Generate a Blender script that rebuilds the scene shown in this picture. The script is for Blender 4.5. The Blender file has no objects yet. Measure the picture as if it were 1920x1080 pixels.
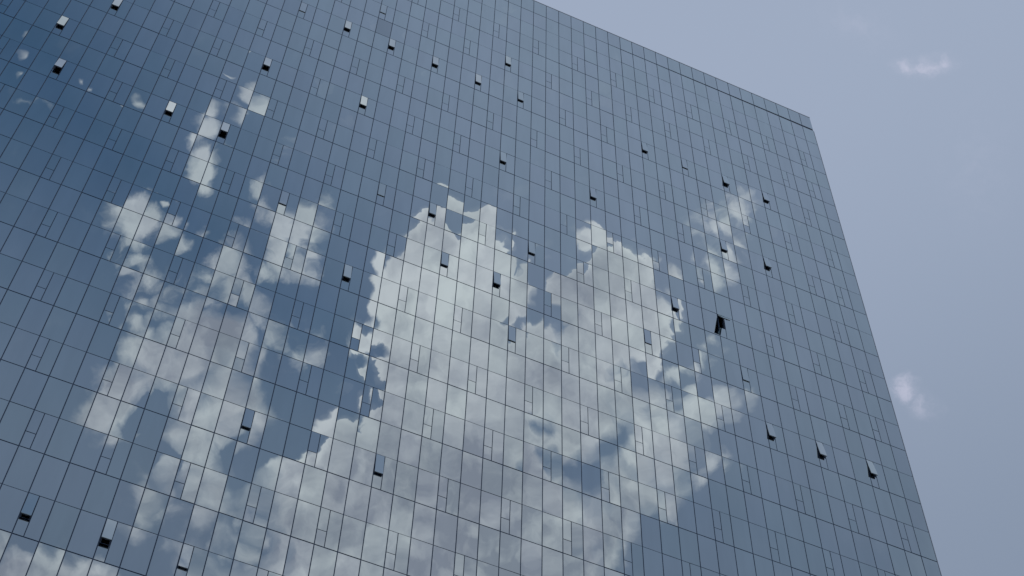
import bpy, bmesh, math, random
from mathutils import Vector, Matrix
random.seed(7)
S = bpy.context.scene
COL = S.collection

# ------------------------------------------------------------------ camera
R_ = Vector((0.913008, -0.407386, 0.021260))
D_ = Vector((0.348065, 0.750762, -0.561432))
F_ = Vector((0.212759, 0.519992, 0.827249))
FPX = 2944.89                                   # focal length in photograph pixels (1920 wide)
cd = bpy.data.cameras.new('camera'); cam = bpy.data.objects.new('camera', cd); COL.objects.link(cam)
cd.sensor_width = 36; cd.lens = FPX * 36 / 1920; cd.clip_start = 0.1; cd.clip_end = 6000
M = Matrix(((R_.x, -D_.x, -F_.x, 0), (R_.y, -D_.y, -F_.y, 0), (R_.z, -D_.z, -F_.z, 1.6), (0, 0, 0, 1)))
cam.matrix_world = M
S.camera = cam

# ------------------------------------------------------------------ node helper
class NB:
    def __init__(s, tree): s.t = tree; s.n = tree.nodes; s.l = tree.links
    def node(s, kind, **kw):
        n = s.n.new(kind)
        for k, v in kw.items(): setattr(n, k, v)
        return n
    def put(s, inp, v):
        if hasattr(v, 'is_output'): s.l.new(v, inp)
        elif v is not None: inp.default_value = v
    def math(s, op, a, b=None, c=None, clamp=False):
        n = s.node('ShaderNodeMath', operation=op, use_clamp=clamp)
        for i, v in enumerate((a, b, c)):
            if v is not None: s.put(n.inputs[i], v)
        return n.outputs[0]
    def vec(s, op, a, b=None, scale=None):
        n = s.node('ShaderNodeVectorMath', operation=op)
        s.put(n.inputs[0], a)
        if b is not None: s.put(n.inputs[1], b)
        if scale is not None: s.put(n.inputs['Scale'], scale)
        return n.outputs['Value'] if op in ('DOT_PRODUCT', 'LENGTH', 'DISTANCE') else n.outputs[0]
    def comb(s, x, y, z=0.0):
        n = s.node('ShaderNodeCombineXYZ')
        for i, v in enumerate((x, y, z)): s.put(n.inputs[i], v)
        return n.outputs[0]
    def noise(s, v, scale, detail=4, rough=0.55, dist=0.0, lac=2.0, out='Fac'):
        n = s.node('ShaderNodeTexNoise'); s.put(n.inputs['Vector'], v)
        n.inputs['Scale'].default_value = scale; n.inputs['Detail'].default_value = detail
        n.inputs['Roughness'].default_value = rough; n.inputs['Distortion'].default_value = dist
        n.inputs['Lacunarity'].default_value = lac
        return n.outputs[out]
    def mix(s, f, a, b, blend='MIX'):
        n = s.node('ShaderNodeMix', data_type='RGBA', blend_type=blend)
        s.put(n.inputs[0], f); s.put(n.inputs[6], a); s.put(n.inputs[7], b)
        return n.outputs[2]
    def smooth(s, v, a, b, lo=0.0, hi=1.0):
        n = s.node('ShaderNodeMapRange', interpolation_type='SMOOTHSTEP')
        s.put(n.inputs['Value'], v); n.inputs['From Min'].default_value = a; n.inputs['From Max'].default_value = b
        n.inputs['To Min'].default_value = lo; n.inputs['To Max'].default_value = hi
        return n.outputs[0]

# ------------------------------------------------------------------ sky with clouds
SUN_EL, SUN_AZ = math.radians(58), math.radians(78)     # behind and to the right of the tower
w = bpy.data.worlds.new('World'); S.world = w; w.use_nodes = True
w.node_tree.nodes.clear(); b = NB(w.node_tree)
sky = b.node('ShaderNodeTexSky', sky_type='NISHITA', sun_disc=False, sun_elevation=SUN_EL, sun_rotation=SUN_AZ,
             air_density=1.0, dust_density=0.3, ozone_density=2.6, altitude=100)
dirv = b.node('ShaderNodeTexCoord').outputs['Generated']
sunv = (math.sin(SUN_AZ) * math.cos(SUN_EL), math.cos(SUN_AZ) * math.cos(SUN_EL), math.sin(SUN_EL))

def tangent(Rv, Dv, Fv):
    """flat chart of one part of the sky round the direction Fv (1 unit = 1000 px of a 55 mm view)"""
    f = b.math('MAXIMUM', b.vec('DOT_PRODUCT', dirv, tuple(Fv)), 0.05)
    x = b.math('DIVIDE', b.vec('DOT_PRODUCT', dirv, tuple(Rv)), f)
    y = b.math('DIVIDE', b.vec('DOT_PRODUCT', dirv, tuple(Dv)), f)
    return (b.math('MULTIPLY_ADD', x, FPX / 1000, 0.96), b.math('MULTIPLY_ADD', y, FPX / 1000, 0.54))

def blobs(tree_name, B, kw):
    """node group: vector in -> height of the nearest cloud heap, 0..1"""
    g = bpy.data.node_groups.new(tree_name, 'ShaderNodeTree')
    g.interface.new_socket('Vector', in_out='INPUT', socket_type='NodeSocketVector')
    g.interface.new_socket('Fac', in_out='OUTPUT', socket_type='NodeSocketFloat')
    q = NB(g); gi = q.node('NodeGroupInput'); go = q.node('NodeGroupOutput')
    v = gi.outputs[0]
    acc = None
    for (x, y, rx, ry, rot, amp) in B:
        m = q.node('ShaderNodeMapping', vector_type='TEXTURE')
        m.inputs['Location'].default_value = (x / 1000, y / 1000, 0)
        m.inputs['Rotation'].default_value = (0, 0, math.radians(rot))
        m.inputs['Scale'].default_value = (rx / 1000, ry / 1000, 1)
        g.links.new(v, m.inputs[0])
        s = q.node('ShaderNodeTexGradient', gradient_type='SPHERICAL'); g.links.new(m.outputs[0], s.inputs[0])
        t = q.math('MULTIPLY', s.outputs['Fac'], amp)
        acc = t if acc is None else q.math('MAXIMUM', acc, t)
    g.links.new(acc, go.inputs[0])
    return g

# heaps of cumulus standing opposite the facade (x, y, radius x, radius y, turn, height)
CUM = [
    (805, 455, 72, 72, 0, 1.9), (905, 462, 78, 66, 0, 1.9), (770, 520, 82, 110, 10, 1.8), (940, 480, 50, 50, 0, 1.2), (860, 560, 130, 150, 0, 1.6),
    (980, 545, 70, 80, 0, 1.0), (790, 660, 130, 150, 0, 1.5), (900, 720, 170, 170, 0, 1.7), (700, 610, 66, 50, 0, 1.0), (740, 640, 60, 140, 10, 1.6),
    (770, 800, 140, 120, 0, 1.5), (650, 860, 120, 75, -20, 1.7), (560, 905, 75, 60, -20, 1.5), (620, 980, 190, 140, 0, 1.5),
    (800, 960, 230, 190, 0, 1.8), (520, 1050, 120, 80, 0, 1.1), (950, 860, 150, 130, 0, 1.2), (1000, 1010, 170, 160, 0, 1.4),
    (1090, 560, 80, 70, 0, 1.8), (1165, 510, 80, 75, 0, 1.6), (1200, 600, 85, 110, 0, 1.9), (1110, 650, 110, 110, 0, 1.4),
    (1080, 760, 120, 120, 0, 1.15), (1020, 690, 80, 110, 0, 1.1), (1180, 740, 100, 80, 0, 0.9), (1230, 840, 130, 90, -10, 1.1), (1310, 770, 100, 45, -15, 0.8),
    (1180, 920, 120, 90, 0, 1.0), (1110, 990, 120, 110, 0, 1.0), (1060, 1090, 140, 90, 0, 1.1), (700, 1120, 260, 130, 0, 1.6),
    (1020, 470, 40, 30, 0, 0.4), (1100, 470, 60, 40, 0, 0.45),
    # left heap
    (400, 640, 100, 85, 0, 1.3), (300, 665, 110, 85, 10, 1.15), (220, 740, 90, 75, -20, 1.05), (180, 785, 70, 60, 0, 0.95),
    (440, 730, 85, 130, 0, 1.15), (380, 790, 90, 110, 0, 0.95), (390, 900, 90, 110, 10, 0.95), (440, 950, 90, 80, 0, 0.85),
    (270, 930, 80, 90, 0, 0.7), (350, 700, 130, 90, 0, 1.1), (200, 830, 70, 40, 0, 0.6),
    (40, 1080, 130, 85, 10, 1.4), (140, 1100, 130, 70, 0, 1.3), (370, 1060, 80, 60, 0, 0.75),
]
WISP = [
    (375, 240, 50, 42, 40, 0.62), (385, 300, 55, 55, 0, 0.8), (475, 205, 55, 50, -30, 0.72), (440, 235, 40, 30, 0, 0.45), (555, 290, 45, 45, 0, 0.5),
    (245, 430, 70, 75, 0, 0.95), (310, 440, 65, 45, 10, 0.75), (250, 490, 55, 40, 0, 0.7), (300, 372, 16, 12, 0, 0.7),
    (560, 430, 95, 70, 0, 0.95), (560, 480, 70, 80, 0, 0.85), (510, 370, 50, 50, 0, 0.6), (525, 520, 60, 60, 0, 0.6),
    (430, 510, 80, 70, 0, 0.75), (280, 550, 80, 60, 0, 0.6), (370, 560, 110, 60, 0, 0.6), (460, 550, 50, 60, 0, 0.7),
    (500, 620, 60, 80, 0, 0.5), (560, 660, 60, 80, 0, 0.45), (1365, 430, 85, 80, -20, 0.65), (1400, 460, 50, 60, 0, 0.45), (1340, 490, 65, 55, 0, 0.6),
    (1400, 400, 45, 55, 0, 0.6), (1295, 690, 75, 35, 0, 0.8), (1340, 640, 30, 20, 0, 0.4), (1210, 590, 30, 80, 0, 0.3),
    (52, 112, 12, 12, 0, 0.5), (160, 152, 12, 12, 0, 0.5), (262, 190, 12, 12, 0, 0.5), (440, 112, 18, 5, 20, 0.55), (45, 185, 90, 20, 15, 0.35),
    (1340, 870, 60, 50, 0, 0.6), (1240, 940, 60, 50, 0, 0.6), (300, 990, 90, 50, 0, 0.5), (480, 1010, 60, 60, 0, 0.5),
    (260, 610, 40, 40, 0, 0.6), (660, 615, 30, 40, 0, 0.7),
]
GAPS = [
    (1008, 540, 30, 75, 8, 1.2), (1035, 640, 26, 55, 0, 0.35), (712, 650, 34, 20, 0, 0.6), (1035, 785, 50, 50, 0, 0.4), (1010, 865, 40, 40, 0, 0.6), (1290, 850, 60, 60, 0, 0.35), (1225, 990, 50, 60, 0, 0.4), (640, 760, 40, 30, 0, 0.3), (1215, 890, 60, 45, 0, 0.4),
    (1160, 690, 45, 40, 0, 0.35), (1245, 705, 60, 36, 0, 0.55), (1140, 830, 60, 40, 0, 0.3), (1060, 900, 60, 40, 0, 0.25),
    (290, 790, 65, 55, 0, 1.0), (245, 600, 70, 40, 0, 0.5), (300, 870, 80, 60, 0, 0.9), (430, 600, 50, 32, 0, 0.7), (545, 690, 40, 80, 0, 0.5), (200, 900, 60, 50, 0, 0.4), (350, 960, 40, 60, 0, 0.4), (460, 860, 60, 50, 0, 0.5),
    (480, 1030, 60, 60, 0, 0.9), (560, 960, 50, 50, 0, 0.4), (960, 470, 40, 30, 0, 0.25), (1080, 990, 50, 35, 0, 0.3),
]
gG = blobs('clear_gaps', GAPS, None)
gC = blobs('cumulus_heaps', CUM, None); gW = blobs('wisp_heaps', WISP, None)
Rm, Dm, Fm = (Vector((v.x, -v.y, v.z)) for v in (R_, D_, F_))
mx, my = tangent(Rm, Dm, Fm)
P = b.comb(mx, my, 0.0)
front = b.smooth(b.vec('DOT_PRODUCT', dirv, tuple(Fm)), 0.55, 0.75)
w1 = b.noise(P, 4.0, 2, 0.5, out='Color'); w2 = b.noise(P, 19.0, 3, 0.6, out='Color')
warp = b.vec('ADD', b.vec('SCALE', b.vec('SUBTRACT', w1, (.5, .5, .5)), scale=0.07),
             b.vec('SCALE', b.vec('SUBTRACT', w2, (.5, .5, .5)), scale=0.045))
warp = b.vec('MULTIPLY', warp, (1, 1, 0))
Pw = b.vec('ADD', P, warp)
fb = b.noise(Pw, 9.0, 8, 0.64)
def inst(g, v):
    n = b.node('ShaderNodeGroup'); n.node_tree = g; b.put(n.inputs[0], v); return n.outputs[0]
gap = inst(gG, Pw)
hC, hW = b.math('SUBTRACT', inst(gC, Pw), gap), inst(gW, b.vec('ADD', P, b.vec('SCALE', warp, scale=0.9)))
# unseen cloud over the rest of that half, shaped to brighten the left sashes
sep = b.node('ShaderNodeSeparateXYZ'); b.put(sep.inputs[0], dirv); dz = sep.outputs[2]
zz = b.math('ADD', b.math('MAXIMUM', dz, 0.0), 0.18)
Q = b.comb(b.math('DIVIDE', sep.outputs[0], zz), b.math('DIVIDE', sep.outputs[1], zz), 3.1)
g0 = b.noise(Q, 1.7, 6, 0.58)
# inside the chart the heaps rule, outside it the shaped noise cover does
inx = b.smooth(b.math('ABSOLUTE', b.math('SUBTRACT', mx, 0.80)), 0.85, 1.15, 1, 0)
iny = b.smooth(my, 1.08, 1.16, 1, 0)
iny2 = b.smooth(my, -0.4, -0.15, 0, 1)
chart = b.math('MULTIPLY', b.math('MULTIPLY', inx, b.math('MULTIPLY', iny, iny2)), front)
behind = b.smooth(b.vec('DOT_PRODUCT', dirv, (0, -1, 0)), 0.0, 0.35)
sash_cloud = b.math('MULTIPLY', b.smooth(b.math('ADD', g0, b.math('MULTIPLY', dz, -0.16)), 0.30, 0.46), b.math('MULTIPLY', behind, b.math('MULTIPLY', b.smooth(my, 1.5, 1.8, 1.0, 0.2), b.smooth(sep.outputs[0], 0.0, 0.40, 1.0, 0.15))))  # added cover fades lower down and to the right, so sashes there stay dimmer
densC = b.math('MULTIPLY_ADD', b.math('SUBTRACT', fb, 0.5), 0.95, hC)
thin = b.smooth(mx, 0.50, 0.60, 0.62, 0.0)
vo1 = b.node('ShaderNodeTexVoronoi', feature='SMOOTH_F1'); b.put(vo1.inputs['Vector'], Pw); vo1.inputs['Scale'].default_value = 15.0; vo1.inputs['Smoothness'].default_value = 0.35
vo2 = b.node('ShaderNodeTexVoronoi', feature='F1'); b.put(vo2.inputs['Vector'], Pw); vo2.inputs['Scale'].default_value = 38.0
bill = b.math('ADD', b.math('MULTIPLY', b.math('SUBTRACT', 0.42, vo1.outputs['Distance']), 0.55), b.math('MULTIPLY', b.math('SUBTRACT', 0.42, vo2.outputs['Distance']), 0.22))
densC = b.math('ADD', densC, b.math('ADD', bill, 0.07))
densC = b.math('ADD', densC, b.math('MULTIPLY', thin, -0.12))
# edges: crisp on the growing towers, feathered where the cloud dissolves
ragged = b.math('ADD', b.math('MULTIPLY_ADD', b.smooth(b.noise(P, 3.3, 2, 0.5), 0.48, 0.64), 0.36, 0.06), b.math('ADD', b.math('MULTIPLY', thin, 0.9), b.math('MULTIPLY', gap, 1.3)))
ragged = b.math('ADD', ragged, b.math('MULTIPLY', b.math('MULTIPLY', b.smooth(mx, 0.98, 1.16), b.smooth(my, 0.64, 0.76)), 0.75))
er = b.node('ShaderNodeMapRange', interpolation_type='SMOOTHSTEP'); b.put(er.inputs['Value'], densC)
b.put(er.inputs['From Min'], b.math('MULTIPLY_ADD', ragged, -0.42, 0.24)); b.put(er.inputs['From Max'], b.math('MULTIPLY_ADD', ragged, 0.62, 0.24))
covC = b.math('MULTIPLY', er.outputs[0], b.smooth(hC, -0.02, 0.14))
fbw = b.noise(Pw, 12.0, 6, 0.60)
densW = b.math('MULTIPLY_ADD', b.math('SUBTRACT', fbw, 0.5), 1.3, hW)
covW = b.math('MULTIPLY', b.math('MULTIPLY', b.smooth(densW, 0.18, 0.62), 0.78), b.smooth(hW, 0.0, 0.12))
veil = b.math('MULTIPLY', b.math('MULTIPLY', b.smooth(densC, 0.02, 0.30), b.smooth(hC, -0.02, 0.14)), 0.16)
cov = b.math('MAXIMUM', covC, b.math('MAXIMUM', covW, veil))
cov = b.math('ADD', b.math('MULTIPLY', cov, chart), b.math('MULTIPLY', sash_cloud, b.math('SUBTRACT', 1.0, chart)))
# light and shade of the heaps: relief of the billows towards the sun plus grey cores
n1 = b.noise(Pw, 8.0, 5, 0.56); n2 = b.noise(b.vec('ADD', Pw, (-0.010, -0.024, 0)), 8.0, 5, 0.56)
n3 = b.noise(Pw, 2.7, 3, 0.48)
rel = b.math('MULTIPLY', b.math('SUBTRACT', n1, n2), 1.9)
core = b.math('ADD', b.smooth(hC, 0.10, 0.85, 0.26, -0.12), b.math('MULTIPLY', bill, 0.35))
low = b.math('ADD', b.smooth(my, 0.5, 1.1, 0.08, -0.30), b.math('MULTIPLY', thin, -0.12))
lit = b.math('ADD', b.math('ADD', b.math('ADD', rel, low), core), b.math('MULTIPLY_ADD', b.math('SUBTRACT', n3, 0.5), 2.0, 0.66), clamp=True)
cloudcol = b.mix(lit, (0.40, 0.425, 0.505, 1), (0.945, 0.950, 0.965, 1))
# high thin puffs in the part of the sky seen past the tower
vx, vy = tangent(R_, D_, F_)
V = b.comb(vx, vy, 0.0)
gP = blobs('thin_puffs', [(1700, 730, 36, 38, 0, 1.0), (1730, 760, 50, 34, 20, 0.5), (1735, 124, 85, 30, -3, 0.7), (1765, 118, 30, 20, 0, 0.8), (1700, 126, 30, 18, 0, 0.7),
                          (1610, 45, 120, 60, 20, 0.25), (1830, 320, 120, 200, 0, 0.18)], None)
vw = b.vec('SCALE', b.vec('SUBTRACT', b.noise(V, 16, 5, 0.65, out='Color'), (.5, .5, .5)), scale=0.05)
vw = b.vec('MULTIPLY', vw, (1, 1, 0))
hp = inst(gP, b.vec('ADD', V, vw))
infront = b.smooth(b.vec('DOT_PRODUCT', dirv, tuple(F_)), 0.6, 0.8)
hp = b.math('MULTIPLY', hp, b.smooth(b.noise(b.vec('ADD', V, vw), 34.0, 6, 0.66), 0.30, 0.66, 0.35, 1.15))
puff = b.math('MULTIPLY', b.math('MULTIPLY', b.smooth(hp, 0.0, 0.9), 0.55), infront)

# humid haze: pale veil that grows towards the sun and the horizon
sd = b.vec('DOT_PRODUCT', dirv, sunv)
hz = b.math('MAXIMUM', b.smooth(sd, 0.58, 0.82), b.smooth(dz, 0.70, 0.88, 0.92, 0.0))
hazecol = b.mix(b.smooth(dz, 0.66, 0.90), (0.232, 0.290, 0.392, 1), (0.340, 0.406, 0.534, 1))
hazecol = b.mix(b.smooth(dz, 0.0, 0.5, 0.6, 0.0), hazecol, (0.42, 0.46, 0.55, 1))
skc = b.vec('MULTIPLY', sky.outputs[0], (0.088, 0.104, 0.098))
base = b.mix(hz, skc, hazecol)
soft = b.noise(Q, 0.9, 3, 0.5)
base = b.mix(b.smooth(soft, 0.4, 0.75, 0.0, 0.08), base, (0.50, 0.54, 0.66, 1))
base = b.mix(puff, base, (0.62, 0.62, 0.76, 1))
fin = b.mix(cov, base, cloudcol)
bg = b.node('ShaderNodeBackground'); b.put(bg.inputs[0], b.vec('SCALE', fin, scale=10.0)); bg.inputs[1].default_value = 0.1
wo = b.node('ShaderNodeOutputWorld'); w.node_tree.links.new(bg.outputs[0], wo.inputs[0])
w.cycles.sampling_method = 'MANUAL'; w.cycles.sample_map_resolution = 512

sl = bpy.data.lights.new('sun', 'SUN'); sl.energy = 3.0; sl.angle = math.radians(0.5); sl.color = (1.0, 0.96, 0.90)
so = bpy.data.objects.new('sun', sl); COL.objects.link(so); so.location = (60, 60, 160)
so.rotation_euler = Vector(sunv).to_track_quat('Z', 'Y').to_euler()
S.view_settings.view_transform = 'Standard'; S.view_settings.look = 'None'
S.view_settings.exposure = 0.0; S.view_settings.gamma = 1.0; S.view_settings.use_curve_mapping = False
S.render.engine = 'CYCLES'
S.cycles.max_bounces = 6; S.cycles.glossy_bounces = 4; S.cycles.diffuse_bounces = 2

# ------------------------------------------------------------------ materials
def mat(name):
    m = bpy.data.materials.new(name); m.use_nodes = True; m.node_tree.nodes.clear()
    q = NB(m.node_tree); o = q.node('ShaderNodeOutputMaterial'); return m, q, o

def glass(name, tint=1.0, wave=1.0):
    m, q, o = mat(name)
    geo = q.node('ShaderNodeNewGeometry'); oi = q.node('ShaderNodeObjectInfo')
    rnd = q.math('FRACT', q.math('ADD', oi.outputs['Random'], geo.outputs['Random Per Island']))
    wn = q.node('ShaderNodeTexWhiteNoise', noise_dimensions='1D'); q.put(wn.inputs['W'], q.math('MULTIPLY', rnd, 91.7))
    r2 = wn.outputs['Value']
    pos = geo.outputs['Position']
    # reflective coating: slightly different batches, some greener, some more violet
    ca = q.mix(q.smooth(rnd, 0.25, 0.75), (0.494 * tint, 0.561 * tint, 0.582 * tint, 1), (0.501 * tint, 0.557 * tint, 0.590 * tint, 1))
    v = q.math('MULTIPLY_ADD', r2, 0.045, 0.98)
    ca = q.vec('SCALE', ca, scale=v)
    dirt = q.noise(q.vec('MULTIPLY', pos, (1.0, 1.0, 0.16)), 1.3, 5, 0.6)
    ca = q.vec('SCALE', ca, scale=q.smooth(dirt, 0.3, 0.7, 0.965, 1.02))
    # panes are never flat: long soft bows plus roller waves
    hh = q.noise(q.vec('MULTIPLY', pos, (1.0, 0.0, 0.6)), 0.75, 1, 0.35)
    bp = q.node('ShaderNodeBump'); bp.inputs['Strength'].default_value = 1.0; bp.inputs['Distance'].default_value = 0.0020 * wave
    q.put(bp.inputs['Height'], hh)
    lw = q.node('ShaderNodeFresnel'); lw.inputs[0].default_value = 1.45
    ca = q.vec('SCALE', ca, scale=q.math('MULTIPLY_ADD', lw.outputs[0], 0.9, 0.90))
    gl = q.node('ShaderNodeBsdfGlossy'); gl.inputs['Roughness'].default_value = 0.0
    q.put(gl.inputs['Color'], ca); q.put(gl.inputs['Normal'], bp.outputs[0])
    q.put(o.inputs[0], gl.outputs[0]); return m

def plain(name, col, rough=0.5, metal=0.0, spec=0.5, var=0.15, scale=6):
    m, q, o = mat(name)
    p = q.node('ShaderNodeBsdfPrincipled')
    pos = q.node('ShaderNodeNewGeometry').outputs['Position']
    n = q.noise(pos, scale, 4, 0.6)
    c = q.vec('SCALE', tuple(col[:3]), scale=q.math('MULTIPLY_ADD', q.math('SUBTRACT', n, 0.5), 2 * var, 1.0))
    q.put(p.inputs['Base Color'], c); p.inputs['Roughness'].default_value = rough; p.inputs['Metallic'].default_value = metal
    p.inputs['Specular IOR Level'].default_value = spec
    q.put(o.inputs[0], p.outputs[0]); return m

M_GL = glass('coated_glass'); M_GLD = glass('darker_coated_glass', 0.80)
M_SASH = glass('vent_glass', 1.0, 0.6)
M_JOINT = plain('dark_gasket', (0.018, 0.045, 0.105), 0.5, 0.0, 0.4)
M_FRAME = plain('anodised_frame', (0.035, 0.055, 0.095), 0.45, 0.0, 0.4)
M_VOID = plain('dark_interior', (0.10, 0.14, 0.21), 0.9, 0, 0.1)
M_SILL = plain('inner_sill', (0.30, 0.33, 0.36), 0.6)
M_SLAB = plain('concrete', (0.22, 0.21, 0.20), 0.85, 0, 0.2)
M_PAVE = plain('plaza_stone', (0.24, 0.23, 0.21), 0.8, 0, 0.3, 0.2, 0.8)
M_CAP = plain('metal_coping', (0.30, 0.33, 0.38), 0.35, 0.6, 0.5)

# ------------------------------------------------------------------ mesh helpers
def add_box(bm, x0, x1, y0, y1, z0, z1, skip_back=False):
    v = [bm.verts.new(p) for p in ((x0, y0, z0), (x1, y0, z0), (x1, y0, z1), (x0, y0, z1), (x0, y1, z0), (x1, y1, z0), (x1, y1, z1), (x0, y1, z1))]
    for f in ((0, 1, 2, 3), (1, 5, 6, 2), (4, 0, 3, 7), (3, 2, 6, 7), (4, 5, 1, 0), (5, 4, 7, 6)):
        bm.faces.new([v[i] for i in f])
    return v
def mesh_of(bm, name, m):
    me = bpy.data.meshes.new(name); bm.normal_update(); bm.to_mesh(me); bm.free(); me.materials.append(m); return me
def link(name, me, parent=None, loc=(0, 0, 0), rot=None):
    o = bpy.data.objects.new(name, me); COL.objects.link(o); o.parent = parent; o.location = loc
    if rot: o.rotation_euler = rot
    return o
def box_mesh(name, m, *a):
    bm = bmesh.new(); add_box(bm, *a); return mesh_of(bm, name, m)

# ------------------------------------------------------------------ ground
gb = bmesh.new()
vs = [gb.verts.new(p) for p in ((-900, -900, 0), (900, -900, 0), (900, 900, 0), (-900, 900, 0))]; gb.faces.new(vs)
ground = link('ground', mesh_of(gb, 'ground', M_PAVE)); ground['kind'] = 'structure'
ground['label'] = 'pale stone plaza paving around the foot of the tower'

# ------------------------------------------------------------------ tower
YF, PH, ZT, X0 = 43.4209, 2.191398, 1.6 + 105.03488, 41.65107
OFF = [-.162, -.193, -.205, -.178, -.140, -.085, -.050, -.035, -.014, .008, .038, .068, .077, .069, .056, .042, .031, .030, .026, .021, .020, .018, .017, .015, .008,
       .001, -.003, -.003, -.004, -.009, -.011, -.013, -.016, -.018, -.019, -.020, -.022, -.024, -.025, -.023, -.020, -.015, -.010, -.008, -.008, -.012, -.012, -.010, -.006,
       .003, .015, .028, .040, .052]
NC = 68                       # bays from the right-hand corner leftwards
def U(i): return i + (OFF[i] if i < len(OFF) else 0.052)
def X(i): return X0 - U(i)
def Z(r): return ZT - PH * r
NR = 48
XR, XL = X(0), X(NC)
YB = YF + 32.0
root = bpy.data.objects.new('glass_tower', None); COL.objects.link(root); root.location = (0, YF, 0)
root['label'] = 'tall blue mirrored glass tower reflecting clouds, dozens of small vents propped open'
root['category'] = 'office tower'
# everything below is in tower coordinates (facade glass at y = 0, building towards +y)
JV, JH, JW = 0.044, 0.054, 0.034          # width of the vertical joints, floor joints, mid joints
VF, TF = 0.575, 0.59                      # vent mullion from the left.. ; vent transom height fraction

# dark building core well behind the glass and a slab at every floor
bm = bmesh.new(); add_box(bm, XL + 0.3, XR - 0.3, 5.0, 31.6, 0.02, ZT + 0.2); link('core_wall', mesh_of(bm, 'core_wall', M_VOID), root)
slab = box_mesh('floor_slab', M_SLAB, XL + 0.12, XR - 0.12, 0.14, 4.99, -0.14, 0.14)
for r in range(1, NR, 2):
    link('floor_slab', slab, root, (0, 0, Z(r) - 0.02))
link('roof_deck', box_mesh('roof_deck', M_SLAB, XL + 0.12, XR - 0.12, 0.14, 31.8, -0.15, 0.15), root, (0, 0, ZT + 0.36))
# side and rear walls in the same glass
def side(name, ax):
    bm = bmesh.new(); z = 0.05; n = 0
    for r in range(0, NR):
        for k in range(32):
            a, c = k + 0.015 + 0.06, k + 0.985 + 0.0
            add_box(bm, ax - 0.012, ax + 0.012, a, c, Z(r + 1) + 0.02, Z(r) - 0.02)
    o = link(name, mesh_of(bm, name, M_GL), root); o['kind'] = 'stuff'
side('side_glazing', XR - 0.015); side('side_glazing', XL + 0.015)
bm = bmesh.new()
for ax in (XR - 0.06, XL + 0.06): add_box(bm, ax - 0.025, ax + 0.025, 0.09, 31.9, 0.03, ZT)
link('side_backing', mesh_of(bm, 'side_backing', M_JOINT), root)
bm = bmesh.new()
for r in range(0, NR):
    for i in range(NC): add_box(bm, X(i + 1) + 0.015, X(i) - 0.015, 31.93, 31.955, Z(r + 1) + 0.02, Z(r) - 0.02)
o = link('rear_glazing', mesh_of(bm, 'rear_glazing', M_GL), root); o['kind'] = 'stuff'
link('rear_backing', box_mesh('rear_backing', M_JOINT, XL + 0.1, XR - 0.1, 31.85, 31.9, 0.03, ZT), root)

# structural mullions (one per line) and transoms (one per line)
mul = box_mesh('mullion', M_JOINT, -0.034, 0.034, 0.010, 0.13, 0.03, ZT + 0.1)
for i in range(1, NC): link('mullion', mul, root, (X(i), 0, 0))
corner = box_mesh('corner_post', M_JOINT, -0.05, 0.0, 0.004, 0.09, 0.03, ZT + 0.1)
link('corner_post', corner, root, (XR, 0, 0)); link('corner_post', corner, root, (XL + 0.05, 0, 0))
def transom_mesh(h): return box_mesh('transom', M_JOINT, XL + 0.06, XR - 0.055, 0.012, 0.125, -h, h)
tf, tw = transom_mesh(0.045), transom_mesh(0.033)
for r in range(1, NR): link('transom', tf if (r % 2 and r > 2) else tw, root, (0, 0, Z(r)))

# which bays carry a vent: left mullion index i, row r above each floor joint
def vent_bays():
    s = set()
    for rb in range(3, NR, 2):
        k = (rb - 3) // 2 % 3
        m = (2, 1, 0)[k]
        for i in range(2, NC + 1):
            if i % 3 == m: s.add((i, rb - 1))
        if m == 1: s.add((2, rb - 1)); 
    return s
VENTS = vent_bays()
# opening of the vents, metres the foot of the sash stands out: (i, row): p
OPEN = {(49, 10): .20, (51, 12): .20, (50, 14): .31, (44, 14): .21, (41, 14): .31, (40, 10): .24, (36, 6): .17, (33, 6): .17,
        (30, 6): .17, (27, 6): .14, (25, 4): .13, (24, 6): .12, (34, 10): .17, (25, 10): .15, (15, 6): .15, (19, 10): .15,
        (9, 6): .20, (6, 6): .16, (29, 14): .16, (28, 16): .12, (33, 18): .20, (25, 16): .20, (23, 14): .12, (10, 10): .14,
        (7, 10): .20, (14, 14): .18, (11, 14): .585, (9, 18): .20, (6, 18): .22, (3, 18): .22,
        (43, 28): .24, (40, 28): .34, (37, 28): .12, (36, 24): .10, (30, 24): .14,
        (12, 6): .05, (10, 16): .045, (37, 16): .05, (32, 14): .04, (39, 6): .04, (34, 4): .04, (24, 18): .045, (16, 16): .04,
        (41, 8): .012, (22, 12): .012}
for k in OPEN: 
    if k not in VENTS: print('not a vent bay', k)

# projected size in the photograph, to choose the panes that are parts of their own
def px(xw, yw, zw):
    d = Vector((xw, yw, zw - 1.6)); f = d.dot(F_)
    return (960 + FPX * d.dot(R_) / f, 540 + FPX * d.dot(D_) / f) if f > 0 else (-9e9, -9e9)
def view(i, r):
    a, c = px((X(i) + X(i + 1)) / 2, YF, (Z(r) + Z(r + 1)) / 2)
    ins = -60 < a < 1980 and -80 < c < 1160
    q1, q2 = px(X(i), YF, Z(r)), px(X(i + 1), YF, Z(r + 1)); q3 = px(X(i + 1), YF, Z(r)); q4 = px(X(i), YF, Z(r + 1))
    P_ = (q1, q3, q2, q4); ar = abs(sum(P_[k][0] * P_[(k + 1) % 4][1] - P_[(k + 1) % 4][0] * P_[k][1] for k in range(4))) / 2
    full = ins and 0 < a < 1920 and 0 < c < 1080
    return ins, full, ar

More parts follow.
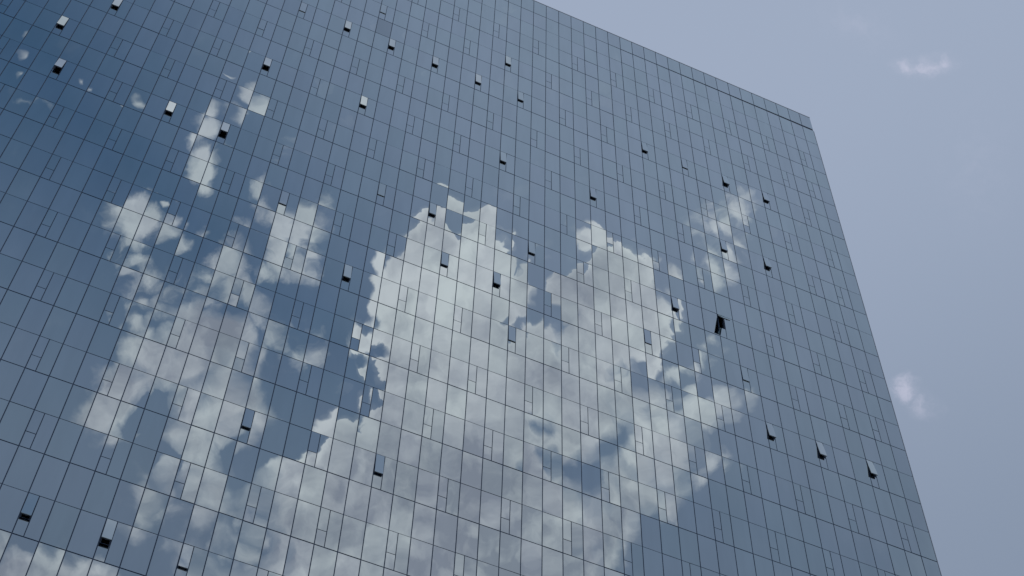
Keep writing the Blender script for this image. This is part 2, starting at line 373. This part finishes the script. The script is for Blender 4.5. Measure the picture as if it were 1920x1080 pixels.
random.seed(11)
rt = lambda s: random.gauss(0, s)
TILT = math.radians(0.175)
colx = [rt(TILT * 0.8) for _ in range(NC + 1)]
def tilts(i):          # whole columns lean a little together, each pane a little more on its own
    return (rt(TILT * 0.9), 0, colx[i] + rt(TILT * 0.8))

def sheet(bm, cx, cz, wd, hg, rot, bow, n=4):
    """one double-glazed pane: a slightly bowed front sheet and its four edges"""
    def pt(a, c, y):
        y += -(c * math.sin(rot[0]) - a * math.sin(rot[2]))
        return (cx + a, y, cz + c)
    amp = 0.0009 * bow * min(1.0, wd)
    g = [[bm.verts.new(pt((u / n - .5) * wd, (v / n - .5) * hg, -0.012 - amp * (1 - (2 * u / n - 1) ** 2) * (1 - (2 * v / n - 1) ** 2))) for u in range(n + 1)] for v in range(n + 1)]
    for v in range(n):
        for u in range(n):
            f = bm.faces.new((g[v][u], g[v][u + 1], g[v + 1][u + 1], g[v + 1][u])); f.smooth = True
    c = [(-wd / 2, -hg / 2), (wd / 2, -hg / 2), (wd / 2, hg / 2), (-wd / 2, hg / 2)]
    for k in range(4):
        (a0, c0), (a1, c1) = c[k], c[(k + 1) % 4]
        bm.faces.new([bm.verts.new(p) for p in (pt(a0, c0, -0.012), pt(a0, c0, 0.008), pt(a1, c1, 0.008), pt(a1, c1, -0.012))])
pane_mesh_cache = {}
def pane_mesh(wd, hg, m=None, name='pane'):
    m = m or M_GL
    k = (round(wd, 3), round(hg, 3), m.name, name)
    if k not in pane_mesh_cache:
        out = []
        for bow in (-1.0, -0.35, 0.3, 1.0):
            bm = bmesh.new(); sheet(bm, 0, 0, wd, hg, (0, 0, 0), bow); out.append(mesh_of(bm, name, m))
        pane_mesh_cache[k] = out
    return random.choice(pane_mesh_cache[k])

far = bmesh.new()
def far_pane(cx, cz, wd, hg, rot):
    sheet(far, cx, cz, wd, hg, rot, random.uniform(-1, 1), 4 if hg > 1.4 else 2)

def cell_rect(i, r):
    """glass limits of bay i (between mullion i and i+1) in row r"""
    xa, xb = X(i + 1) + JV / 2, X(i) - JV / 2
    zt = Z(r) - (JH if (r % 2 and r > 2) else JW) / 2
    zb = Z(r + 1) + (JH if ((r + 1) % 2 and r + 1 > 2) else JW) / 2
    return xa, xb, zb, zt

cells = []
for r in range(0, NR):
    for i in range(NC):
        if (i + 1, r) in VENTS: continue
        cells.append((i, r, view(i, r)))
vis = sorted([c for c in cells if c[2][1]], key=lambda c: -c[2][2])
parts = set((c[0], c[1]) for c in vis[:300])
for (i, r, vw_) in cells:
    xa, xb, zb, zt = cell_rect(i, r)
    if r == NR - 1: zb = 0.12
    t = tilts(i)
    if (i, r) in parts:
        link('pane', pane_mesh(xb - xa, zt - zb), root, ((xa + xb) / 2, 0, (zt + zb) / 2), (-t[0], 0, t[2]))
    elif (i, r) == (33, 5):
        o = link('pane', pane_mesh(xb - xa, zt - zb, M_GLD), root, ((xa + xb) / 2, 0, (zt + zb) / 2), (-t[0], 0, t[2]))
        o['label'] = 'replacement pane darker than its neighbours'
    else:
        far_pane((xa + xb) / 2, (zt + zb) / 2, xb - xa, zt - zb, t)

# vents: frame (upright + crossbar), sash, small fixed pane below, narrow pane beside
def vent_frame_mesh(xm, xl, zb, zt, zm):
    bm = bmesh.new()
    add_box(bm, xm - 0.024, xm + 0.024, 0.011, 0.09, zb - 0.01, zt + 0.01)       # upright
    add_box(bm, xl, xm - 0.025, 0.011, 0.09, zm - 0.024, zm + 0.024)             # crossbar
    return mesh_of(bm, 'vent_frame', M_JOINT)
fo = bmesh.new()
JS = 0.036
for (i, r) in sorted(VENTS):
    b_i = i - 1
    if b_i >= NC: continue
    ins, full, ar = view(b_i, r)
    xa, xb, zb, zt = cell_rect(b_i, r)
    if r == NR - 1: zb = 0.12
    wd_ = X(b_i) - X(i)
    xm = X(i) + wd_ * 0.425
    zm = Z(r) - PH * 0.59
    t1, t2, t3 = tilts(b_i), tilts(b_i), tilts(b_i)
    # narrow pane
    nx0, nx1 = xm + JS / 2, xb
    sx0, sx1 = xa, xm - JS / 2
    if not ins:
        far_pane((nx0 + nx1) / 2, (zt + zb) / 2, nx1 - nx0, zt - zb, t1)
        far_pane((sx0 + sx1) / 2, (zt + zm + JS / 2) / 2, sx1 - sx0, zt - zm - JS / 2, t2)
        far_pane((sx0 + sx1) / 2, (zb + zm - JS / 2) / 2, sx1 - sx0, zm - JS / 2 - zb, t3)
        add_box(fo, xm - 0.024, xm + 0.024, 0.011, 0.09, zb - 0.01, zt + 0.01)
        add_box(fo, sx0, xm - 0.025, 0.011, 0.09, zm - 0.024, zm + 0.024)
        continue
    link('narrow_pane', pane_mesh(nx1 - nx0, zt - zb, None, 'narrow_pane'), root, ((nx0 + nx1) / 2, 0, (zt + zb) / 2), (-t1[0], 0, t1[2]))
    link('lower_pane', pane_mesh(sx1 - sx0, zm - JS / 2 - zb, None, 'lower_pane'), root, ((sx0 + sx1) / 2, 0, (zb + zm - JS / 2) / 2), (-t3[0], 0, t3[2]))
    link('vent_frame', vent_frame_mesh(xm, sx0, zb, zt, zm), root)
    sw, sh = sx1 - sx0, zt - (zm + JS / 2)
    p = OPEN.get((i, r))
    if p and 0.1 < p < 0.5: p *= 0.78
    if p is None:
        link('vent_sash', pane_mesh(sw, sh, None, 'vent_sash'), root, ((sx0 + sx1) / 2, 0, (zt + zm + JS / 2) / 2), (-t2[0], 0, t2[2]))
        continue
    th = math.asin(min(0.95, p / sh))
    # open sash, hinged along its head
    bm = bmesh.new(); fr = 0.035
    add_box(bm, 0, fr, 0.006, 0.046, -sh, 0); add_box(bm, sw - fr, sw, 0.006, 0.046, -sh, 0)
    add_box(bm, fr, sw - fr, 0.006, 0.046, -fr, 0); add_box(bm, fr, sw - fr, 0.006, 0.046, -sh, -sh + fr)
    s = link('vent_sash', mesh_of(bm, 'vent_sash', M_FRAME), root, (sx0, -0.004, zt), (-th, 0, rt(0.004)))
    if p > 0.1: s['label'] = 'vent sash propped open at its foot'
    link('sash_pane', box_mesh('sash_pane', M_SASH, 0.002, sw - 0.002, -0.010, 0.005, -sh + 0.002, -0.002), s)
    if p > 0.09:
        for xx in (0.045, sw - 0.06):
            link('stay_arm', box_mesh('stay_arm', M_FRAME, xx, xx + 0.014, 0.048, 0.062, -sh * 0.62, -sh * 0.18), s)
        link('sash_handle', box_mesh('sash_handle', M_FRAME, sw / 2 - 0.05, sw / 2 + 0.05, 0.047, 0.068, -sh + 0.01, -sh + 0.035), s)
        # inner lining and sill of the opening
        bm = bmesh.new()
        add_box(bm, sx0 + 0.022, sx0 + 0.05, 0.014, 0.16, zm + 0.03, zt - 0.01); add_box(bm, sx1 - 0.03, sx1 - 0.012, 0.014, 0.16, zm + 0.03, zt - 0.01)
        link('vent_lining', mesh_of(bm, 'vent_lining', M_FRAME), root)
        link('vent_sill', box_mesh('vent_sill', M_SILL, sx0 + 0.052, sx1 - 0.032, 0.03, 0.15, zm + 0.026, zm + 0.045), root)
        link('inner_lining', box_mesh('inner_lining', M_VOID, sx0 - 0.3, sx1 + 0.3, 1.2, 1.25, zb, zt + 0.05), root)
o = link('vent_frame', mesh_of(fo, 'vent_frame', M_JOINT), root); o['kind'] = 'stuff'
o = link('pane', mesh_of(far, 'pane', M_GL), root); o['kind'] = 'stuff'

# parapet: one tall pane per bay above a shadow gap that opens towards the corner
PT = 0.955
for i in range(NC):
    xa, xb = X(i + 1) + JV / 2, X(i) - JV / 2
    gap = 0.035 + 0.20 * max(0.0, 1 - (i + 0.5) / 17) ** 0.8
    zb, zt = ZT + gap, ZT + PH * PT
    t = tilts(i)
    bm = bmesh.new(); add_box(bm, xa, xb, -0.014, 0.010, zb, zt)
    if i >= NC - 1: pass
    o = link('parapet_pane', mesh_of(bm, 'parapet_pane', M_GL), root)
for i in range(1, NC):
    link('parapet_mullion', box_mesh('parapet_mullion', M_JOINT, X(i) - 0.03, X(i) + 0.03, 0.012, 0.10, ZT + 0.12, ZT + PH * PT - 0.03), root)
link('shadow_joint', box_mesh('shadow_joint', M_FRAME, XL + 0.05, XR - 0.02, 0.02, 0.12, ZT - 0.02, ZT + 0.30), root)
for i in range(0, NC, 2):
    link('coping', box_mesh('coping', M_CAP, X(min(i + 2, NC)) + 0.008, X(i) - 0.008, -0.030, 0.40, ZT + PH * PT + 0.002, ZT + PH * PT + 0.055), root)
link('corner_trim', box_mesh('corner_trim', M_CAP, XR + 0.001, XR + 0.035, -0.016, 0.05, 0.03, ZT - 0.03), root)
link('corner_trim', box_mesh('corner_trim', M_CAP, XL - 0.035, XL - 0.001, -0.016, 0.05, 0.03, ZT - 0.03), root)
link('parapet_backing', box_mesh('parapet_backing', M_JOINT, XL + 0.05, XR - 0.05, 0.14, 0.38, ZT + 0.52, ZT + PH * PT - 0.01), root)
for ax in (XR - 0.03, XL + 0.01):
    link('side_parapet', box_mesh('side_parapet', M_GL, ax, ax + 0.02, 0.03, 31.9, ZT + 0.2, ZT + PH * PT), root)
